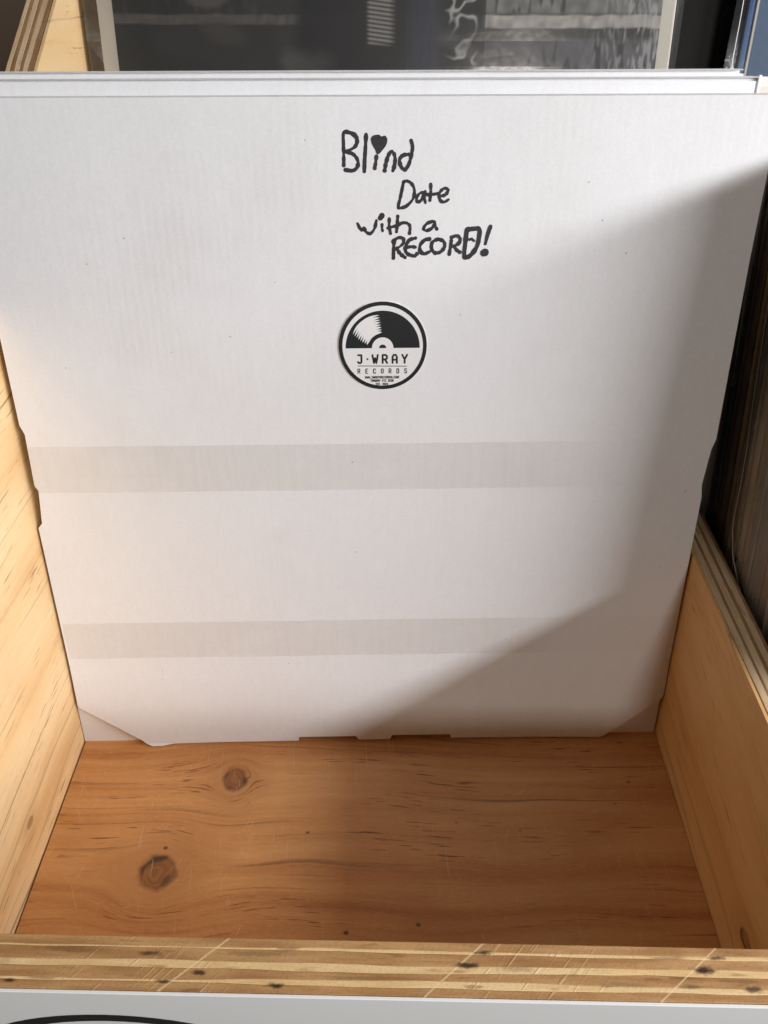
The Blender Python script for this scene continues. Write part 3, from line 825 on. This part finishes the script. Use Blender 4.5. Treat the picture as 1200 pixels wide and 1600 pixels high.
def cover_colour(u, s):
    """the dark photograph on the cover: a wall with a ledge, a seated figure in dark clothes"""
    nz = lambda a, b, q: noise.noise(Vector((u * a, s * b, q)))
    def sm(x, a, b):
        t = max(0, min(1, (x - a) / (b - a))); return t * t * (3 - 2 * t)
    g = 0.042 + 0.010 * nz(60, 60, 1) + 0.006 * nz(700, 700, 2)
    col = [g, g * 1.02, g * 0.98]
    def over(c, k):
        for i in range(3): col[i] = col[i] * (1 - k) + c[i] * k
    # upper wall texture, stronger at right
    tx = max(0, nz(260, 90, 3)) * sm(s, 0.3365, 0.339)
    over((0.10, 0.10, 0.098), tx * (0.5 if u < 0 else 0.9))
    if u > 0.05:
        over((0.24, 0.24, 0.235), 0.85 * sm(s, 0.3370, 0.3395) * (0.75 + 0.5 * nz(200, 200, 4)))
        over((0.03, 0.03, 0.032), 0.8 * sm(nz(330, 70, 5), 0.15, 0.35) * sm(s, 0.337, 0.340))
    # ledge
    e = 0.0006 * nz(120, 10, 6)
    lo = 0.3318 if u > 0.05 else 0.3332
    led = sm(s, lo + e - .0006, lo + e + .0004) * (1 - sm(s, 0.3372 + e, 0.3382 + e))
    over((0.12, 0.112, 0.105) if u < 0.05 else (0.40, 0.375, 0.35), led * (0.8 + 0.4 * nz(300, 200, 7)))
    # lower part at right: mottled with leaning strokes
    if u > 0.055:
        over((0.13, 0.13, 0.145), 0.8 * (1 - sm(s, 0.325, 0.328)) * (0.7 + 0.6 * nz(90, 90, 8)))
        over((0.022, 0.022, 0.026), 0.8 * sm(nz(240, 60, 12), 0.10, 0.3) * (1 - sm(s, 0.322, 0.327)))
    # pale hand and knee
    d = math.hypot((u + 0.092) / 0.016, (s - 0.3475) / 0.0085); over((0.12, 0.115, 0.105), 0.7 * (1 - sm(d, 0.6, 1.0)))
    d = math.hypot((u + 0.085 + (s - .33) * .8) / 0.016, (s - 0.3290) / 0.0085); over((0.080, 0.075, 0.068), 0.6 * (1 - sm(d, 0.3, 1.1)))
    # figure
    k = sm(u, -0.046 + (0.345 - s) * -0.2, -0.039) * (1 - sm(u, 0.0575, 0.0600)) 
    over((0.012, 0.013, 0.017), 0.95 * k)
    d = math.hypot((u + 0.040) / 0.0155, (s - 0.3120) / 0.0125); over((0.12, 0.118, 0.112), 0.85 * (1 - sm(d + 0.35 * nz(70, 70, 9), 0.3, 1.15)) * (0.8 + 0.5 * nz(90, 40, 19)))
    if -0.006 < u < 0.013 and s > 0.322:
        st = 0.5 + 0.5 * math.sin((s + (u) * 0.12) / 0.0021 * 2 * PI)
        over((0.36, 0.35, 0.33), 0.85 * st * sm(u, -0.006, -0.003) * (1 - sm(u, 0.006, 0.012)) * sm(s, 0.322, 0.325))
    if 0.013 < u < 0.040:
        w = sm(u + 0.003 * nz(60, 60, 21), 0.012, 0.022) * (1 - sm(u, 0.030, 0.040))
        over((0.045, 0.055, 0.080), 0.8 * w * (0.8 + 0.5 * nz(900, 30, 10)))
    if 0.034 < u < 0.060:
        over((0.012, 0.012, 0.014), 0.75 * sm(u, 0.034, 0.038))
        rd = 1.1 - abs(nz(75, 110, 11) + 0.5 * nz(170, 190, 14)) * 6.5
        over((0.42, 0.42, 0.41), 0.95 * max(0, min(1, rd)) * sm(nz(50, 60, 17), -0.1, 0.25) * sm(u, 0.036, 0.042) * (1 - sm(u, 0.053, 0.058)))
        over((0.10, 0.10, 0.10), 0.5 * sm(nz(40, 70, 18), 0.1, 0.5))
    # worn, scuffed right side
    if u > 0.10:
        over((0.36, 0.36, 0.36), 0.7 * sm(u, 0.105, 0.148) * sm(nz(700, 160, 13) + 0.4 * nz(90, 60, 15), -0.05, 0.4))
    return (*[max(0.004, 0.04 + (q - 0.04) * 1.45) if q > 0.04 else q for q in col], 1.0)

def cover_grid(name, u0, u1, v0, v1, nu, nv, y, parent, mat):
    me = bpy.data.meshes.new(name)
    vs = []; cols = []
    for j in range(nv + 1):
        v = v0 + (v1 - v0) * j / nv
        for i in range(nu + 1):
            u = u0 + (u1 - u0) * i / nu
            vs.append((u, y, v)); cols.append(cover_colour(u + 0.0050, v + 0.101 / math.cos(R(16))))
    fs = [(j * (nu + 1) + i, j * (nu + 1) + i + 1, (j + 1) * (nu + 1) + i + 1, (j + 1) * (nu + 1) + i) for j in range(nv) for i in range(nu)]
    me.from_pydata(vs, [], fs)
    at = me.color_attributes.new('print', 'FLOAT_COLOR', 'POINT')
    at.data.foreach_set('color', [q for c in cols for q in c])
    me.materials.append(mat)
    return link(bpy.data.objects.new(name, me), parent)
COVER = mat_attr('photo_print', 0.4, 0.4)
cover_grid('photo_print', -0.1490, 0.1500, 0.198, 0.258, 460, 92, -0.00015, lp, COVER)
cover_grid('photo_print', -0.1490, 0.1500, 0.003, 0.198, 60, 40, -0.00015, lp, COVER)
cover_grid('photo_print', -0.1490, 0.1500, 0.258, 0.312, 60, 14, -0.00015, lp, COVER)

# black jacket added behind it, standing in for the shadow at left; blue record and black record at the right
record('added black jacket behind the photo cover, standing in for the shadow beside the left panel', (0.0010, 0.205, 0.101), 16, mat=jm('left_shade_black', (0.012, 0.012, 0.014)), seed=6)
record('plain black record jacket between the photo cover and the blue record', (0.1655 + 0.1575, 0.200, 0.101), 16.0, mat=jm('charcoal_jacket', (0.020, 0.020, 0.022)), sleeve=CLEAR, sl=0.001, seed=7)
BLUE = mat_plain('blue_jacket_print', (0.085, 0.150, 0.255), 0.5, 0.4, 0.22, 260)
BLUE2 = mat_plain('bright_blue_print', (0.09, 0.20, 0.45), 0.4, 0.4, 0.15, 200)
br = record('blue record jacket with a thin cream edge in a clear sleeve at the right', (0.1925 + 0.1575, 0.1575, 0.101), 16.0, roll=2.0, mat=CREAM, sleeve=CLEAR, sl=0.0105, sr=0.004, seed=12)
bm = bmesh.new(); box(bm, -0.1561, 0.1573, -0.0002, -0.00004, 0.002, 0.3145)
build('blue_print', bm, BLUE, br)
bm = bmesh.new(); box(bm, -0.1609, -0.1577, 0.0012, 0.0034, 0.002, 0.3140, 0.0003)
build('blue_spine', bm, BLUE2, br)
bm = bmesh.new()
ribbon(bm, [(-0.1652 + 0.0004 * noise.noise(Vector((k * 1.7, 0, 0))), 0.02 + 0.29 * k / 60) for k in range(61)], 0.00035, 0.0009)
build('sleeve_seam', bm, PRINTW, br)

# white jacket at the very right, just clear of the mailers
wr = record('white record jacket with cream panel, peeping out right of the mailers', (0.1705 + 0.1617, 0.0405, 0.002), 16.5, mat=mat_plain('white_jacket', (0.78, 0.77, 0.74), 0.5, 0.4, 0.03), seed=14, size=0.3235)
bm = bmesh.new(); box(bm, -0.1595, 0.155, -0.0003, -0.00005, 0.004, 0.3195)
build('cream_panel', bm, CREAM, wr)

# the records standing in the compartment to the right, seen from their left edges
rnd = random.Random(5)
STACK = [  # from the back to the front: colour words and colours
    ('black', (0.018, 0.017, 0.018)), ('blue black', (0.025, 0.030, 0.038)), ('near black brown', (0.07, 0.050, 0.038)), ('burnt umber', (0.09, 0.055, 0.038)),
    ('orange tan', (0.40, 0.20, 0.075)), ('dark chocolate', (0.07, 0.040, 0.026)), ('warm brown', (0.25, 0.14, 0.08)), ('pale grey beige', (0.46, 0.39, 0.32)), ('dusty rose brown', (0.34, 0.22, 0.17)),
    ('charcoal', (0.06, 0.055, 0.05)), ('sand coloured', (0.48, 0.37, 0.26)), ('grey', (0.30, 0.28, 0.26)), ('rust red', (0.28, 0.10, 0.055)), ('off white', (0.62, 0.57, 0.50)),
    ('umber', (0.14, 0.09, 0.06)), ('light taupe', (0.42, 0.35, 0.29)), ('slate', (0.11, 0.115, 0.12)), ('cream yellow', (0.58, 0.48, 0.30)), ('mahogany', (0.16, 0.06, 0.04)),
    ('stone grey', (0.38, 0.35, 0.32)), ('olive brown', (0.17, 0.14, 0.07))]
NS = len(STACK)
flap_host = None
for k, (cn, c) in enumerate(STACK):
    y0 = 0.0320 - (0.132) * k / (NS - 1)
    where = 'deepest beside the mailers' if k == 0 else ('frontmost right of the divider' if k == NS - 1 else 'in the row right of the divider')
    x0 = 0.1850 + rnd.uniform(0, 0.0016)
    old = k >= 4
    t = record(f'{cn} record jacket seen edge on, {where}', (x0 + 0.1575, y0, 0.0015), 19 + rnd.uniform(-0.25, 0.25), yaw=rnd.uniform(-0.5, 0.5),
               mat=jm('jacket_' + cn.replace(' ', '_'), tuple(min(0.85, q * (2.4 if k >= 2 else 1.5) + (0.15 if k >= 4 else 0.02)) for q in c)), sleeve=CLEAR_OLD if (old and k % 3 != 1) else CLEAR, sl=rnd.uniform(0.0015, 0.0042), seed=20 + k,
               thick=rnd.uniform(0.0049, 0.0057), group='records standing in the right compartment')
    if k == 12: flap_host = t
# the loose mouth of one sleeve bulging out over the divider
bpy.context.view_layer.update()
inv = flap_host.matrix_world.inverted()
edge = [(0.0900,0.2750),(0.0760,0.2380),(0.0614,0.2000),(0.0560,0.1860),(0.0480,0.1680),(0.0420,0.1500),(0.0385,0.1370),(0.0350,0.1280),(0.0250,0.1185),(0.0110,0.1120),(-0.0050,0.1080),(-0.0150,0.1050)]
bm = bmesh.new()
rows = []
for i, (y, z) in enumerate(edge):
    row = []
    for k in range(9):
        f = k / 8
        yy = y - 0.075 * f * (1 - 0.035 * max(0, i - 2)); zz = z - 0.012 * f - 0.02 * f * f * (i / 11)
        xx = 0.1830 - 0.0022 * math.sin(PI * min(1, f * 1.4)) * math.sin(PI * (i + 1) / 13) + 0.0006 * noise.noise(Vector((i * 0.6, k * 0.8, 3)))
        if zz < 0.116: xx = max(xx, 0.1798)
        row.append(bm.verts.new(inv @ Vector((xx, yy, zz))))
    rows.append(row)
for a, b in zip(rows[:-1], rows[1:]):
    for k in range(8): bm.faces.new((a[k], b[k], b[k + 1], a[k + 1]))
build('sleeve_flap', bm, LOOSE, flap_host, True)
bm = bmesh.new()
pr = []
for (y, z) in edge:
    pr.append(inv @ Vector((0.1818 if z > 0.125 else 0.1812, y, z)))
for a, b in zip(pr[:-1], pr[1:]):
    d = (b - a).normalized(); s1 = d.cross(Vector((1, 0, 0))).normalized() * 0.00042
    q = [bm.verts.new(p) for p in (a - s1, a + s1, b + s1, b - s1)]
    bm.faces.new(q)
build('sleeve_lip', bm, mat_plain('sleeve_lip', (0.85, 0.82, 0.78), 0.3, 0.5), flap_host)

#PART2
